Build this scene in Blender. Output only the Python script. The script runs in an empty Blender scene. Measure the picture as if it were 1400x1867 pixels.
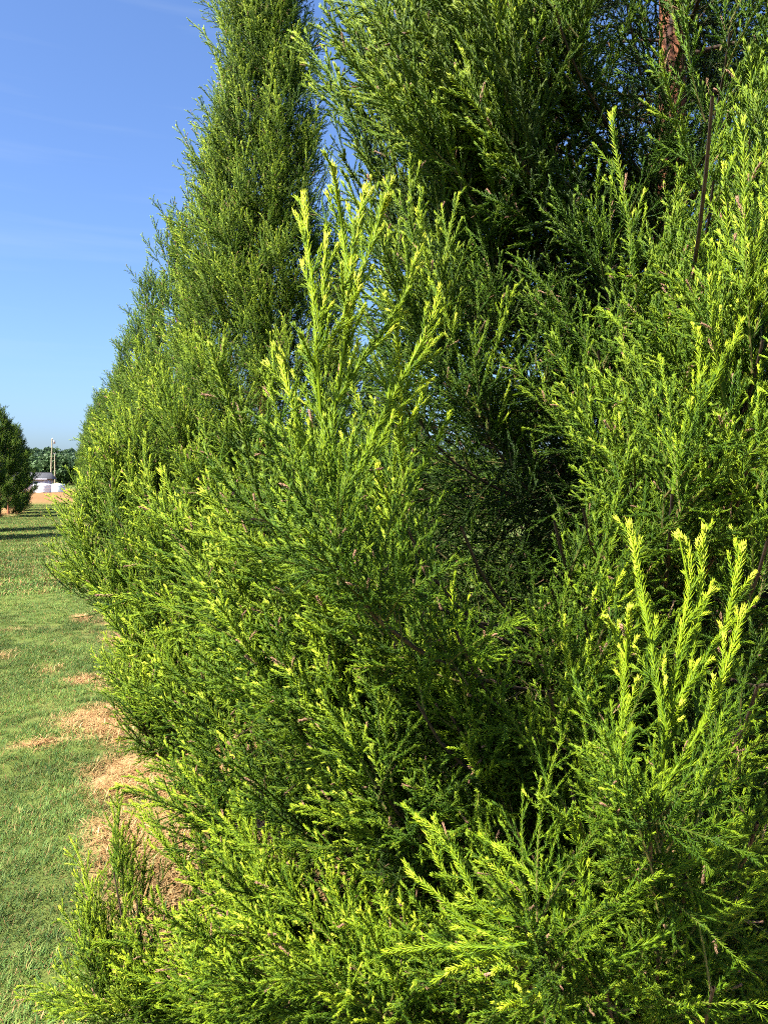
import bpy, math, random
import numpy as np
from mathutils import Vector, Matrix, Quaternion, Euler

SEED = 7
random.seed(SEED)
R = np.random.default_rng(SEED)
scene = bpy.context.scene
COL = scene.collection
rad = math.radians

# ------------------------------------------------------------------ camera
CAM_H, YAW, PITCH = 1.6, 23.17, 2.17          # metres, degrees to the right of the row, degrees down
FPX, CX, CY = 1402.0, 700.0, 933.5            # focal length and centre in photograph pixels
cam_d = bpy.data.cameras.new('camera')
cam_d.sensor_fit = 'VERTICAL'
cam_d.sensor_height = 24.0
cam_d.lens = 24.0 * FPX / 1867.0
cam_d.clip_start, cam_d.clip_end = 0.05, 6000.0
cam = bpy.data.objects.new('camera', cam_d)
COL.objects.link(cam)
cam.location = (0, 0, CAM_H)
cam.rotation_euler = (rad(90 - PITCH), 0, rad(-YAW))
scene.camera = cam
CAMR = cam.rotation_euler.to_matrix()
FWD = np.array(CAMR @ Vector((0, 0, -1)))
RGT = np.array(CAMR @ Vector((1, 0, 0)))
UPV = np.array(CAMR @ Vector((0, 1, 0)))
CAMP = np.array((0, 0, CAM_H))


def P(px, py, d):
    """photograph pixel + distance along the view axis -> world point"""
    return CAMP + d * (FWD + RGT * (px - CX) / FPX - UPV * (py - CY) / FPX)


def ground(px, py):
    r = FWD + RGT * (px - CX) / FPX - UPV * (py - CY) / FPX
    return CAMP + r * (-CAM_H / r[2])


# ------------------------------------------------------------------ sky, sun, exposure
SUN_EL, SUN_AZ = 50.0, 252.0                  # azimuth clockwise from +Y (the row)
sdir = Vector((math.sin(rad(SUN_AZ)) * math.cos(rad(SUN_EL)), math.cos(rad(SUN_AZ)) * math.cos(rad(SUN_EL)), math.sin(rad(SUN_EL))))
world = bpy.data.worlds.new('World')
scene.world = world
world.use_nodes = True
wn, wl = world.node_tree.nodes, world.node_tree.links
wn.clear()
sky = wn.new('ShaderNodeTexSky')
sky.sky_type = 'NISHITA'
sky.sun_disc = False
sky.sun_elevation = rad(SUN_EL)
sky.sun_rotation = rad(SUN_AZ)
sky.altitude = 0
sky.air_density = 1.0
sky.dust_density = 2.0
sky.ozone_density = 4.5
# thin cirrus streaks, everywhere in the sky
tc = wn.new('ShaderNodeTexCoord')
mp = wn.new('ShaderNodeMapping')
mp.inputs['Scale'].default_value = (1.6, 1.6, 26.0)
mp.inputs['Rotation'].default_value = (0.02, 0.03, 0.3)
cn = wn.new('ShaderNodeTexNoise')
cn.inputs['Scale'].default_value = 1.7
cn.inputs['Detail'].default_value = 5.0
cr = wn.new('ShaderNodeValToRGB')
cr.color_ramp.elements[0].position, cr.color_ramp.elements[1].position = 0.56, 0.80
cm = wn.new('ShaderNodeMath')
cm.operation = 'MULTIPLY'
cm.inputs[1].default_value = 0.09
tn = wn.new('ShaderNodeMix')                   # clear, deep blue air
tn.data_type = 'RGBA'
tn.blend_type = 'MULTIPLY'
tn.inputs[0].default_value = 1.0
tn.inputs[7].default_value = (0.93, 1.08, 1.33, 1)
mx = wn.new('ShaderNodeMix')
mx.data_type = 'RGBA'
mx.inputs[7].default_value = (4.0, 4.6, 5.0, 1)
bg = wn.new('ShaderNodeBackground')
bg.inputs['Strength'].default_value = 0.062
wo = wn.new('ShaderNodeOutputWorld')
wl.new(tc.outputs['Generated'], mp.inputs[0])
wl.new(mp.outputs[0], cn.inputs['Vector'])
wl.new(cn.outputs[0], cr.inputs[0])
wl.new(cr.outputs[0], cm.inputs[0])
wl.new(cm.outputs[0], mx.inputs[0])
wl.new(sky.outputs[0], tn.inputs[6])
wl.new(tn.outputs[2], mx.inputs[6])
wl.new(mx.outputs[2], bg.inputs[0])
wl.new(bg.outputs[0], wo.inputs[0])

sun_d = bpy.data.lights.new('sun', 'SUN')
sun_d.energy = 5.0
sun_d.angle = rad(0.53)
sun_d.color = (1.0, 0.94, 0.84)
sun = bpy.data.objects.new('sun', sun_d)
sun.location = (-20, -20, 40)
sun.rotation_euler = (-sdir).to_track_quat('-Z', 'Y').to_euler()
COL.objects.link(sun)

vs = scene.view_settings
vs.view_transform = 'Standard'
vs.look = 'None'
vs.gamma = 1.0
vs.exposure = 1.74
cy = scene.cycles
cy.max_bounces = 3
cy.diffuse_bounces = 1
cy.glossy_bounces = 1
cy.transmission_bounces = 2
cy.adaptive_threshold = 0.03
cy.use_light_tree = False
cy.filter_width = 1.0
cy.use_denoising = False                      # keeps the needles crisp
cy.transparent_max_bounces = 4
cy.caustics_reflective = False
cy.caustics_refractive = False


# ------------------------------------------------------------------ materials
def mat(name):
    m = bpy.data.materials.new(name)
    m.use_nodes = True
    nt = m.node_tree
    b = nt.nodes['Principled BSDF']
    return m, nt, b


def noise(nt, scale, detail=4.0, rough=0.55, coord='Object', stretch=None):
    t = nt.nodes.new('ShaderNodeTexCoord')
    n = nt.nodes.new('ShaderNodeTexNoise')
    n.inputs['Scale'].default_value = scale
    n.inputs['Detail'].default_value = detail
    n.inputs['Roughness'].default_value = rough
    if stretch:
        mpn = nt.nodes.new('ShaderNodeMapping')
        mpn.inputs['Scale'].default_value = stretch
        nt.links.new(t.outputs[coord], mpn.inputs[0])
        nt.links.new(mpn.outputs[0], n.inputs['Vector'])
    else:
        nt.links.new(t.outputs[coord], n.inputs['Vector'])
    return n


def ramp(nt, fac, stops):
    r = nt.nodes.new('ShaderNodeValToRGB')
    e = r.color_ramp.elements
    while len(e) < len(stops):
        e.new(0.5)
    for i, (p, c) in enumerate(stops):
        e[i].position = p
        e[i].color = (*c, 1)
    nt.links.new(fac, r.inputs[0])
    return r


def foliage_mat(name, transl, rough, spec):
    """needle colour is stored per vertex; 'tint' (on the instance or the object) scales brightness and hue, for age and painted-in shade"""
    m, nt, b = mat(name)
    L = nt.links
    a = nt.nodes.new('ShaderNodeAttribute')
    a.attribute_name = 'needle_colour'
    t = nt.nodes.new('ShaderNodeAttribute')
    t.attribute_type = 'INSTANCER'
    t.attribute_name = 'tint'
    hs = nt.nodes.new('ShaderNodeHueSaturation')
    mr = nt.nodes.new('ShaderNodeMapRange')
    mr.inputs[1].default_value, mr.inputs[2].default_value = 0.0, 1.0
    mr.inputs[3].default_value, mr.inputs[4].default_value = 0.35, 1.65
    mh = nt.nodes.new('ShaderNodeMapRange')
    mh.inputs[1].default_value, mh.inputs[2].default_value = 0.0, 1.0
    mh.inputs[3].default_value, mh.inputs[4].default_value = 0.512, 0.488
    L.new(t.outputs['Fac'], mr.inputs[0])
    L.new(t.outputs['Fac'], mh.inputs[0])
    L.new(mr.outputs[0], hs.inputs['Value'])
    L.new(mh.outputs[0], hs.inputs['Hue'])
    L.new(a.outputs['Color'], hs.inputs['Color'])
    b.inputs['Roughness'].default_value = rough
    b.inputs['Specular IOR Level'].default_value = spec
    L.new(hs.outputs[0], b.inputs['Base Color'])
    tr = nt.nodes.new('ShaderNodeBsdfTranslucent')
    L.new(hs.outputs[0], tr.inputs['Color'])
    mixs = nt.nodes.new('ShaderNodeMixShader')
    mixs.inputs[0].default_value = transl
    L.new(b.outputs[0], mixs.inputs[1])
    L.new(tr.outputs[0], mixs.inputs[2])
    L.new(mixs.outputs[0], nt.nodes['Material Output'].inputs['Surface'])
    return m


M_NEEDLE = foliage_mat('conifer_needles', 0.09, 0.52, 0.18)
M_GRASS = foliage_mat('lawn_grass', 0.30, 0.6, 0.2)
M_LEAF = foliage_mat('broadleaf_foliage', 0.2, 0.6, 0.2)


def bark_mat():
    m, nt, b = mat('red_brown_bark')
    n1 = noise(nt, 9, 6, 0.65, stretch=(5, 5, 0.55))
    r1 = ramp(nt, n1.outputs[0], [(0.34, (0.020, 0.010, 0.007)), (0.48, (0.15, 0.048, 0.018)), (0.62, (0.40, 0.145, 0.055)), (0.80, (0.55, 0.32, 0.20))])
    nt.links.new(r1.outputs[0], b.inputs['Base Color'])
    b.inputs['Roughness'].default_value = 0.8
    bp = nt.nodes.new('ShaderNodeBump')
    bp.inputs['Strength'].default_value = 0.9
    bp.inputs['Distance'].default_value = 0.006
    n2 = noise(nt, 30, 5, 0.6, stretch=(3, 3, 0.35))
    nt.links.new(n2.outputs[0], bp.inputs['Height'])
    nt.links.new(bp.outputs[0], b.inputs['Normal'])
    return m


M_BARK = bark_mat()


def plain(name, col, rough=0.6, var=0.15, scale=3.0, stretch=None, metallic=0.0, spec=0.4):
    m, nt, b = mat(name)
    n = noise(nt, scale, 5, 0.6, stretch=stretch)
    lo = tuple(c * (1 - var) for c in col)
    hi = tuple(min(1, c * (1 + var)) for c in col)
    r = ramp(nt, n.outputs[0], [(0.3, lo), (0.7, hi)])
    nt.links.new(r.outputs[0], b.inputs['Base Color'])
    b.inputs['Roughness'].default_value = rough
    b.inputs['Metallic'].default_value = metallic
    b.inputs['Specular IOR Level'].default_value = spec
    return m


M_TWIG = plain('branch_bark', (0.050, 0.030, 0.018), 0.85, 0.5, 40)
M_SHINGLE = plain('grey_shingle', (0.12, 0.12, 0.125), 0.85, 0.25, 4)
M_TRIM = plain('white_trim', (0.80, 0.80, 0.80), 0.5, 0.04)
M_SIDING = plain('pale_siding', (0.62, 0.60, 0.66), 0.6, 0.06)  # lilac of the shaded wall mixed into the siding colour
M_GLASSY = plain('window_glass', (0.04, 0.05, 0.06), 0.1, 0.2)
M_TANK = plain('white_polyethylene', (0.82, 0.84, 0.82), 0.4, 0.04)
M_TANK_SHADE = plain('shade_tinted_polyethylene', (0.66, 0.82, 0.80), 0.4, 0.05)  # white plastic with the teal of its shaded side mixed into the colour
M_POLE = plain('weathered_pole_wood', (0.30, 0.27, 0.17), 0.8, 0.2, 6, (1, 1, 0.1))
M_GALV = plain('galvanised_steel', (0.45, 0.46, 0.47), 0.45, 0.1, 8, None, 0.7)


def ground_mat():
    m, nt, b = mat('lawn_soil')
    L = nt.links
    a = nt.nodes.new('ShaderNodeAttribute')
    a.attribute_name = 'soil_colour'
    n = noise(nt, 38, 8, 0.7)
    n2 = noise(nt, 2.2, 5, 0.6)
    hs = nt.nodes.new('ShaderNodeHueSaturation')
    mr = nt.nodes.new('ShaderNodeMapRange')
    mr.inputs[1].default_value, mr.inputs[2].default_value = 0.25, 0.75
    mr.inputs[3].default_value, mr.inputs[4].default_value = 0.55, 1.4
    ad = nt.nodes.new('ShaderNodeMath')
    ad.operation = 'MULTIPLY_ADD'
    ad.inputs[1].default_value = 0.35
    L.new(n2.outputs[0], ad.inputs[0])
    md = nt.nodes.new('ShaderNodeMath')
    md.operation = 'MULTIPLY'
    md.inputs[1].default_value = 0.65
    L.new(n.outputs[0], md.inputs[0])
    L.new(md.outputs[0], ad.inputs[2])
    L.new(ad.outputs[0], mr.inputs[0])
    L.new(mr.outputs[0], hs.inputs['Value'])
    L.new(a.outputs['Color'], hs.inputs['Color'])
    L.new(hs.outputs[0], b.inputs['Base Color'])
    b.inputs['Roughness'].default_value = 0.95
    b.inputs['Specular IOR Level'].default_value = 0.1
    bp = nt.nodes.new('ShaderNodeBump')
    bp.inputs['Strength'].default_value = 0.7
    bp.inputs['Distance'].default_value = 0.02
    L.new(n.outputs[0], bp.inputs['Height'])
    L.new(bp.outputs[0], b.inputs['Normal'])
    return m


M_GROUND = ground_mat()


# ------------------------------------------------------------------ mesh helpers
def norm(v):
    return v / np.maximum(np.linalg.norm(v, axis=-1, keepdims=True), 1e-9)


class Acc:
    """collects vertices, triangles/quads and vertex colours into one mesh"""

    def __init__(self):
        self.v, self.t, self.c, self.n = [], [], [], 0
        self.q = []

    def add(self, v, t, c):
        v = np.asarray(v, float)
        self.v.append(v)
        self.t.append(np.asarray(t, int) + self.n)
        self.c.append(np.broadcast_to(np.asarray(c, float), (len(v), 3)))
        self.n += len(v)

    def mesh(self, name, material, attr='needle_colour', smooth=False):
        v = np.concatenate(self.v)
        t = np.concatenate(self.t)
        c = np.concatenate(self.c)
        me = bpy.data.meshes.new(name)
        me.vertices.add(len(v))
        me.vertices.foreach_set('co', v.astype(np.float32).ravel())
        me.loops.add(t.size)
        me.loops.foreach_set('vertex_index', t.astype(np.int32).ravel())
        me.polygons.add(len(t))
        me.polygons.foreach_set('loop_start', np.arange(0, t.size, t.shape[1], dtype=np.int32))
        me.update(calc_edges=True)
        me.validate()
        if attr:
            ca = me.attributes.new(attr, 'FLOAT_COLOR', 'POINT')
            ca.data.foreach_set('color', np.c_[c, np.ones(len(c))].astype(np.float32).ravel())
        me.materials.append(material)
        if smooth:
            me.polygons.foreach_set('use_smooth', np.ones(len(t), bool))
        return me


def frames(d):
    """two unit vectors square to each direction"""
    d = norm(d)
    ref = np.where(np.abs(d[:, 2:3]) > 0.9, np.array([[1.0, 0, 0]]), np.array([[0, 0, 1.0]]))
    a = norm(np.cross(d, ref))
    return a, np.cross(d, a)


def tube(acc, pts, r, sides, col):
    pts = np.asarray(pts, float)
    n = len(pts)
    tan = np.gradient(pts, axis=0)
    a, b = frames(tan)
    for i in range(1, n):                      # keep the rings from twisting
        p = a[i - 1] - norm(tan[i:i + 1])[0] * np.dot(a[i - 1], norm(tan[i:i + 1])[0])
        a[i] = norm(p[None])[0]
        b[i] = np.cross(norm(tan[i:i + 1])[0], a[i])
    r = np.broadcast_to(np.asarray(r, float), (n,))
    th = np.linspace(0, 2 * np.pi, sides, endpoint=False)
    v = (pts[:, None] + r[:, None, None] * (np.cos(th)[None, :, None] * a[:, None] + np.sin(th)[None, :, None] * b[:, None])).reshape(-1, 3)
    t = []
    for i in range(n - 1):
        for k in range(sides):
            p, q = i * sides + k, i * sides + (k + 1) % sides
            t += [(p, q, q + sides), (p, q + sides, p + sides)]
    col = np.asarray(col, float)
    if col.ndim == 2:
        col = np.repeat(col, sides, axis=0)
    acc.add(v, t, col)


def needles(acc, p, d, ln, w, c):
    """awl-shaped three-sided needles, bent towards the shoot by their own direction"""
    n = len(p)
    a, b = frames(d)
    d = norm(d)
    v = np.empty((n, 4, 3))
    for k in range(3):
        th = k * 2.0944
        v[:, k] = p + w[:, None] * (math.cos(th) * a + math.sin(th) * b)
    v[:, 3] = p + d * ln[:, None]
    base = np.arange(n)[:, None] * 4
    t = (base[:, None, :] + np.array([[0, 1, 3], [1, 2, 3], [2, 0, 3]])[None]).reshape(-1, 3)
    cc = np.repeat(c[:, None], 4, axis=1).copy()
    cc[:, :3] *= 0.9
    acc.add(v.reshape(-1, 3), t, cc.reshape(-1, 3))


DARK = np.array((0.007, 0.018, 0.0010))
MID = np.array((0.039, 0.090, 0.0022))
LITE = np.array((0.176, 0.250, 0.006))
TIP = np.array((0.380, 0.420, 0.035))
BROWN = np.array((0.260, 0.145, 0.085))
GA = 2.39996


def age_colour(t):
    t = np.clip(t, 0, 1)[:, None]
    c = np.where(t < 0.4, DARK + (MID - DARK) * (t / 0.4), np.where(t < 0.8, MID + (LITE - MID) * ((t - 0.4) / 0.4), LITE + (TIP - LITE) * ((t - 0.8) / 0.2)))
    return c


def path_from(p0, d, length, bend, n=7, wob=0.0):
    """a curve of given length starting along d and turning towards bend"""
    p = [np.asarray(p0, float)]
    d = norm(np.asarray(d, float)[None])[0]
    st = length / (n - 1)
    for i in range(n - 1):
        p.append(p[-1] + d * st)
        d = norm((d + np.asarray(bend) * st * 4 + R.normal(0, wob, 3))[None])[0]
    return np.array(p)


def resample(pts, s):
    pts = np.asarray(pts, float)
    seg = np.r_[0, np.cumsum(np.linalg.norm(np.diff(pts, axis=0), axis=1))]
    x = s * seg[-1]
    q = np.stack([np.interp(x, seg, pts[:, k]) for k in range(3)], 1)
    e = 1e-3 * seg[-1]
    q2 = np.stack([np.interp(np.minimum(x + e, seg[-1]), seg, pts[:, k]) for k in range(3)], 1)
    q1 = np.stack([np.interp(np.maximum(x - e, 0), seg, pts[:, k]) for k in range(3)], 1)
    return q, norm(q2 - q1), seg[-1]


def smooth_path(pts, n=24):
    """Catmull-Rom through the points"""
    p = np.asarray(pts, float)
    p = np.vstack([2 * p[0] - p[1], p, 2 * p[-1] - p[-2]])
    out = []
    m = len(p) - 3
    for i in range(m):
        u = np.linspace(0, 1, max(3, n // m), endpoint=(i == m - 1))[:, None]
        a, b, c, d = p[i], p[i + 1], p[i + 2], p[i + 3]
        out.append(0.5 * ((2 * b) + (c - a) * u + (2 * a - 5 * b + 4 * c - d) * u ** 2 + (3 * b - a - 3 * c + d) * u ** 3))
    return np.vstack(out)


def shoot(acc, pts, nl, nw, dens, young, spread=0.54, stem_r=0.0012, brown=False, taper=True, woody=0.0):
    """one shoot: a stem clothed in a spiral of needles that shorten and lighten to the tip"""
    _, _, length = resample(pts, np.array([0.0]))
    n = max(6, int(length * dens))
    s = np.sort((np.arange(n) + R.uniform(0.1, 0.9, n)) / n)
    s0 = np.clip(s, 0, 1)
    q, tan, _ = resample(pts, s0)
    a, b = frames(tan)
    th = np.arange(n) * GA + R.uniform(0, 6.28) + R.normal(0, 0.25, n)
    rd = np.cos(th)[:, None] * a + np.sin(th)[:, None] * b
    tipd = (1 - s0) * length
    close = np.clip(tipd / 0.022, 0, 1)
    ang = spread * (0.45 + 0.55 * close) * R.uniform(0.7, 1.25, n)
    d = np.cos(ang)[:, None] * tan + np.sin(ang)[:, None] * rd
    ln = nl * (0.50 + 0.50 * close) * R.uniform(0.75, 1.15, n)
    w = nw * R.uniform(0.85, 1.15, n)
    if brown:
        c = BROWN * R.uniform(0.5, 1.2, (n, 1))
    else:
        t = young * (0.52 + 0.42 * s0 ** 1.3) + 0.16 * young * (1 - np.clip(tipd / 0.02, 0, 1)) + R.normal(0, 0.07, n)
        c = age_colour(t) * R.uniform(0.82, 1.18, (n, 1))
    needles(acc, q + rd * stem_r * 0.5, d, ln, w, c)
    # the closed, rounded bud at the end of the shoot
    m = 13
    qs, ts, _ = resample(pts, np.clip(1 - R.uniform(0, 0.011, m) / length, 0.2, 1))
    a2, b2 = frames(ts)
    t2_ = np.arange(m) * GA
    r2 = np.cos(t2_)[:, None] * a2 + np.sin(t2_)[:, None] * b2
    an2 = R.uniform(0.08, 0.42, m)
    cb = BROWN * R.uniform(0.6, 1.2, (m, 1)) if brown else age_colour(young * 0.98 + R.normal(0, 0.05, m)) * R.uniform(0.85, 1.15, (m, 1))
    needles(acc, qs + r2 * stem_r, np.cos(an2)[:, None] * ts + np.sin(an2)[:, None] * r2, nl * R.uniform(0.5, 0.75, m), np.full(m, nw * 0.95), cb)
    k = np.linspace(0, 1, 6)
    ps, _, _ = resample(pts, k)
    sc = np.outer(1 - k, BROWN * 0.6) * woody + np.outer(1 - (1 - k) * woody, MID + (LITE - MID) * max(0, young - 0.35))
    tube(acc, ps, stem_r * (1 - 0.6 * k if taper else 1), 4, sc)


UP = np.array((0, 0, 1.0))


def side_shoots(acc, pts, s_lo, s_hi, step, l_fun, ang, nl, nw, dens, young, level, flat=0.5, bend=0.9, brown_p=0.02, stem_r=0.001):
    _, _, length = resample(pts, np.array([0.0]))
    n = max(2, int(length * (s_hi - s_lo) / step))
    ss = np.linspace(s_lo, s_hi, n) + R.uniform(-0.3, 0.3, n) / max(n, 1) * (s_hi - s_lo)
    ss = np.clip(ss, 0.02, 0.97)
    q, tan, _ = resample(pts, ss)
    a, b = frames(tan)
    ph = R.uniform(0, 6.28)
    for i in range(n):
        th = ph + i * GA
        if R.random() < flat:
            th = (i % 2) * math.pi + R.normal(0, 0.45)
        rdv = math.cos(th) * a[i] + math.sin(th) * b[i]
        an = ang * R.uniform(0.75, 1.25)
        d = math.cos(an) * tan[i] + math.sin(an) * rdv
        l = l_fun(ss[i]) * R.uniform(0.6, 1.2)
        if l < 0.012:
            continue
        pp = path_from(q[i], d, l, tan[i] * bend, 6, 0.05)
        br = R.random() < brown_p
        if br:
            pp = pp[0] + (pp - pp[0]) * min(1.0, 0.030 / l)
        y = young * R.uniform(0.75, 1.12)
        shoot(acc, pp, nl * (0.6 if br else R.uniform(0.85, 1.1)), nw, dens, y, brown=br, stem_r=stem_r)
        if level > 0 and l > 0.055 and not br:
            side_shoots(acc, pp, 0.18, 0.86, 0.019, lambda s, l=l: 0.014 + 0.36 * l * (1 - s) ** 0.8, ang, nl * 0.88, nw, dens, y, level - 1, 0.4, bend, brown_p, stem_r * 0.8)


def spray(name, L, nl, nw, dens, young, step, slen, level, ang, bend, gravity=0.0, brown_p=0.03, flat=0.5):
    acc = Acc()
    ax = path_from((0, 0, 0), (R.normal(0, 0.05), R.normal(0, 0.05), 1), L, np.array((R.normal(0, 0.3), gravity + R.normal(0, 0.2), 0)), 9, 0.03)
    shoot(acc, ax, nl * 1.05, nw * 1.05, dens, young, stem_r=0.0022, woody=0.7)
    side_shoots(acc, ax, 0.06, 0.95, step, lambda s: slen * L * (1 - s) ** 0.75 + 0.02, ang, nl, nw, dens, young, level, flat, bend, brown_p)
    return acc.mesh(name, M_NEEDLE)


# spray library; the axis of each runs along local +Z
V_VIG, V_NOR, V_THR, V_FAR = [0, 1, 2, 3], [4, 5, 6, 7, 8, 9, 10], [11, 12, 13, 14], [15, 16, 17]
lib = []
for k in range(4):   # vigorous, upright, with pale fat tips
    lib.append(spray('vigorous_sprig', R.uniform(0.28, 0.38), 0.0118, 0.00110, 620, 0.84, R.uniform(0.026, 0.036), R.uniform(0.32, 0.46), 1, 0.50, 1.2, flat=0.25, brown_p=0.015))
for k in range(7):   # ordinary
    lib.append(spray('ordinary_sprig', R.uniform(0.20, 0.32), R.uniform(0.0085, 0.0105), 0.00098, 560, R.uniform(0.54, 0.72), R.uniform(0.022, 0.032), R.uniform(0.34, 0.52), 1, R.uniform(0.52, 0.70), R.uniform(0.6, 1.5), gravity=R.uniform(-0.1, 0.5), brown_p=0.06, flat=0.12))
for k in range(4):   # old, thin, hanging
    lib.append(spray('old_sprig', R.uniform(0.24, 0.34), 0.0082, 0.00090, 460, R.uniform(0.44, 0.56), 0.030, 0.42, 1, 0.70, 0.3, gravity=0.9, brown_p=0.06, flat=0.2))
for k in range(3):   # lighter build for trees far down the row
    lib.append(spray('row_sprig', 0.36, 0.017, 0.0023, 230, 0.62, 0.034, 0.42, 1, 0.55, 0.9, flat=0.3, brown_p=0.03))


def src(me):
    return bpy.data.objects.new(me.name + '_source', me)     # never linked: only its mesh is used


def scatter_group(name, meshes):
    g = bpy.data.node_groups.new(name, 'GeometryNodeTree')
    g.interface.new_socket('Geometry', in_out='INPUT', socket_type='NodeSocketGeometry')
    g.interface.new_socket('Geometry', in_out='OUTPUT', socket_type='NodeSocketGeometry')
    N, L = g.nodes, g.links
    gi, go = N.new('NodeGroupInput'), N.new('NodeGroupOutput')

    def named(attr, typ):
        n = N.new('GeometryNodeInputNamedAttribute')
        n.data_type = typ
        n.inputs['Name'].default_value = attr
        return n.outputs['Attribute']
    idx, rot, scl = named('idx', 'INT'), named('rot', 'FLOAT_VECTOR'), named('scl', 'FLOAT')
    e2r = N.new('FunctionNodeEulerToRotation')
    L.new(rot, e2r.inputs[0])
    j = N.new('GeometryNodeJoinGeometry')
    for k, me in enumerate(meshes):
        oi = N.new('GeometryNodeObjectInfo')
        oi.inputs['Object'].default_value = src(me)
        cmp_ = N.new('FunctionNodeCompare')
        cmp_.data_type = 'INT'
        cmp_.operation = 'EQUAL'
        L.new(idx, cmp_.inputs[2])
        cmp_.inputs[3].default_value = k
        ip = N.new('GeometryNodeInstanceOnPoints')
        L.new(gi.outputs[0], ip.inputs['Points'])
        L.new(cmp_.outputs[0], ip.inputs['Selection'])
        L.new(oi.outputs['Geometry'], ip.inputs['Instance'])
        L.new(e2r.outputs[0], ip.inputs['Rotation'])
        L.new(scl, ip.inputs['Scale'])
        L.new(ip.outputs[0], j.inputs[0])
    L.new(j.outputs[0], go.inputs[0])
    return g


G_SPRAY = scatter_group('sprig_scatter', lib)


def point_mesh(name, pts, rot, scl, idx, tint, material):
    me = bpy.data.meshes.new(name)
    n = len(pts)
    me.vertices.add(n)
    me.vertices.foreach_set('co', np.asarray(pts, np.float32).ravel())
    for nm, typ, key, val, dt in (('rot', 'FLOAT_VECTOR', 'vector', rot, np.float32), ('scl', 'FLOAT', 'value', scl, np.float32), ('idx', 'INT', 'value', idx, np.int32), ('tint', 'FLOAT', 'value', tint, np.float32)):
        at = me.attributes.new(nm, typ, 'POINT')
        at.data.foreach_set(key, np.asarray(val, dt).ravel())
    me.materials.append(material)
    me.update()
    return me


def link(name, data, parent=None, loc=None):
    o = bpy.data.objects.new(name, data)
    COL.objects.link(o)
    if parent is not None:
        o.parent = parent
    if loc is not None:
        o.location = loc
    return o


def tag(o, label=None, cat=None, group=None, kind=None):
    for k, v in (('label', label), ('category', cat), ('group', group), ('kind', kind)):
        if v:
            o[k] = v
    return o


def scatter(name, me, group, parent=None, loc=None):
    o = link(name, me, parent, loc)
    md = o.modifiers.new('scatter', 'NODES')
    md.node_group = group
    o['kind'] = 'stuff'
    return o


def eul(d, roll):
    return (Vector(d).to_track_quat('Z', 'Y') @ Quaternion((0, 0, 1), roll)).to_euler()


# ------------------------------------------------------------------ value noise for layout
_LAT = np.random.default_rng(3).random((64, 64))


def vnoise(x, y, s):
    x, y = np.asarray(x, float) * s + 1000, np.asarray(y, float) * s + 1000
    i, j = np.floor(x).astype(int), np.floor(y).astype(int)
    u, v = x - i, y - j
    u, v = u * u * (3 - 2 * u), v * v * (3 - 2 * v)
    g = lambda a, b: _LAT[a % 64, b % 64]
    return (g(i, j) * (1 - u) + g(i + 1, j) * u) * (1 - v) + (g(i, j + 1) * (1 - u) + g(i + 1, j + 1) * u) * v


def fbm(x, y, s):
    return 0.5 * vnoise(x, y, s) + 0.3 * vnoise(x, y, s * 2.3) + 0.2 * vnoise(x, y, s * 5.1)


_LAT3 = np.random.default_rng(9).random((32, 32, 32))


def noise3(p, s):
    q = np.asarray(p, float) * s + 500
    i = np.floor(q).astype(int)
    f = q - i
    f = f * f * (3 - 2 * f)
    v = 0.0
    for a in (0, 1):
        for b in (0, 1):
            for c in (0, 1):
                v += _LAT3[(i[0] + a) % 32, (i[1] + b) % 32, (i[2] + c) % 32] * (f[0] if a else 1 - f[0]) * (f[1] if b else 1 - f[1]) * (f[2] if c else 1 - f[2])
    return v


def sstep(a, b, x):
    t = np.clip((x - a) / (b - a), 0, 1)
    return t * t * (3 - 2 * t)


# dry straw: the strip under the row plus the patches that reach out of it
BLOBS = []
for px, py, rx, ry in ((190, 1320, .34, .48), (150, 1243, .20, .20), (225, 1420, .26, .45), (105, 1352, .34, .10), (270, 1560, .26, .6), (150, 1130, .12, .5), (330, 1600, .4, .6), (600, 1620, .5, .5), (20, 930, 1.1, 9)):
    g_ = ground(px, py)
    BLOBS.append((g_[0], g_[1], rx, ry))


def dead(x, y):
    x, y = np.asarray(x, float), np.asarray(y, float)
    n = fbm(x, y, 1.6) - 0.5
    f = sstep(0.36, 0.80, x + n * 1.2) * (1 - sstep(1.9, 2.5, x + n))
    f = f * (1 - 0.75 * sstep(7.5, 11, y))
    for bx, by, rx, ry in BLOBS:
        q = np.sqrt(((x - bx) / rx) ** 2 + ((y - by) / ry) ** 2) + n * 1.5
        f = np.maximum(f, 1 - sstep(0.55, 1.15, q))
    f = np.maximum(f, 0.20 * sstep(0.64, 0.80, fbm(x + 40, y * 0.6, 1.1)))
    return np.clip(f, 0, 1)


# ------------------------------------------------------------------ ground
def axis(fine_lo, fine_hi, step, far_lo, far_hi):
    a = list(np.arange(fine_lo, fine_hi + 1e-6, step))
    s, p = step, fine_hi
    while p < far_hi:
        s *= 1.25
        p += s
        a.append(min(p, far_hi))
    s, p = step, fine_lo
    while p > far_lo:
        s *= 1.25
        p -= s
        a.insert(0, max(p, far_lo))
    return np.array(a)


def zground(x, y):
    """lawn with slight unevenness; the land rises far off to the wooded hill"""
    z = (fbm(x, y, 0.9) - 0.5) * 0.05 * np.exp(-(np.asarray(y) / 60) ** 2)
    z = z + 15 * sstep(400, 700, y) * (0.75 + 0.5 * vnoise(x, y, 0.006))
    return z


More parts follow.
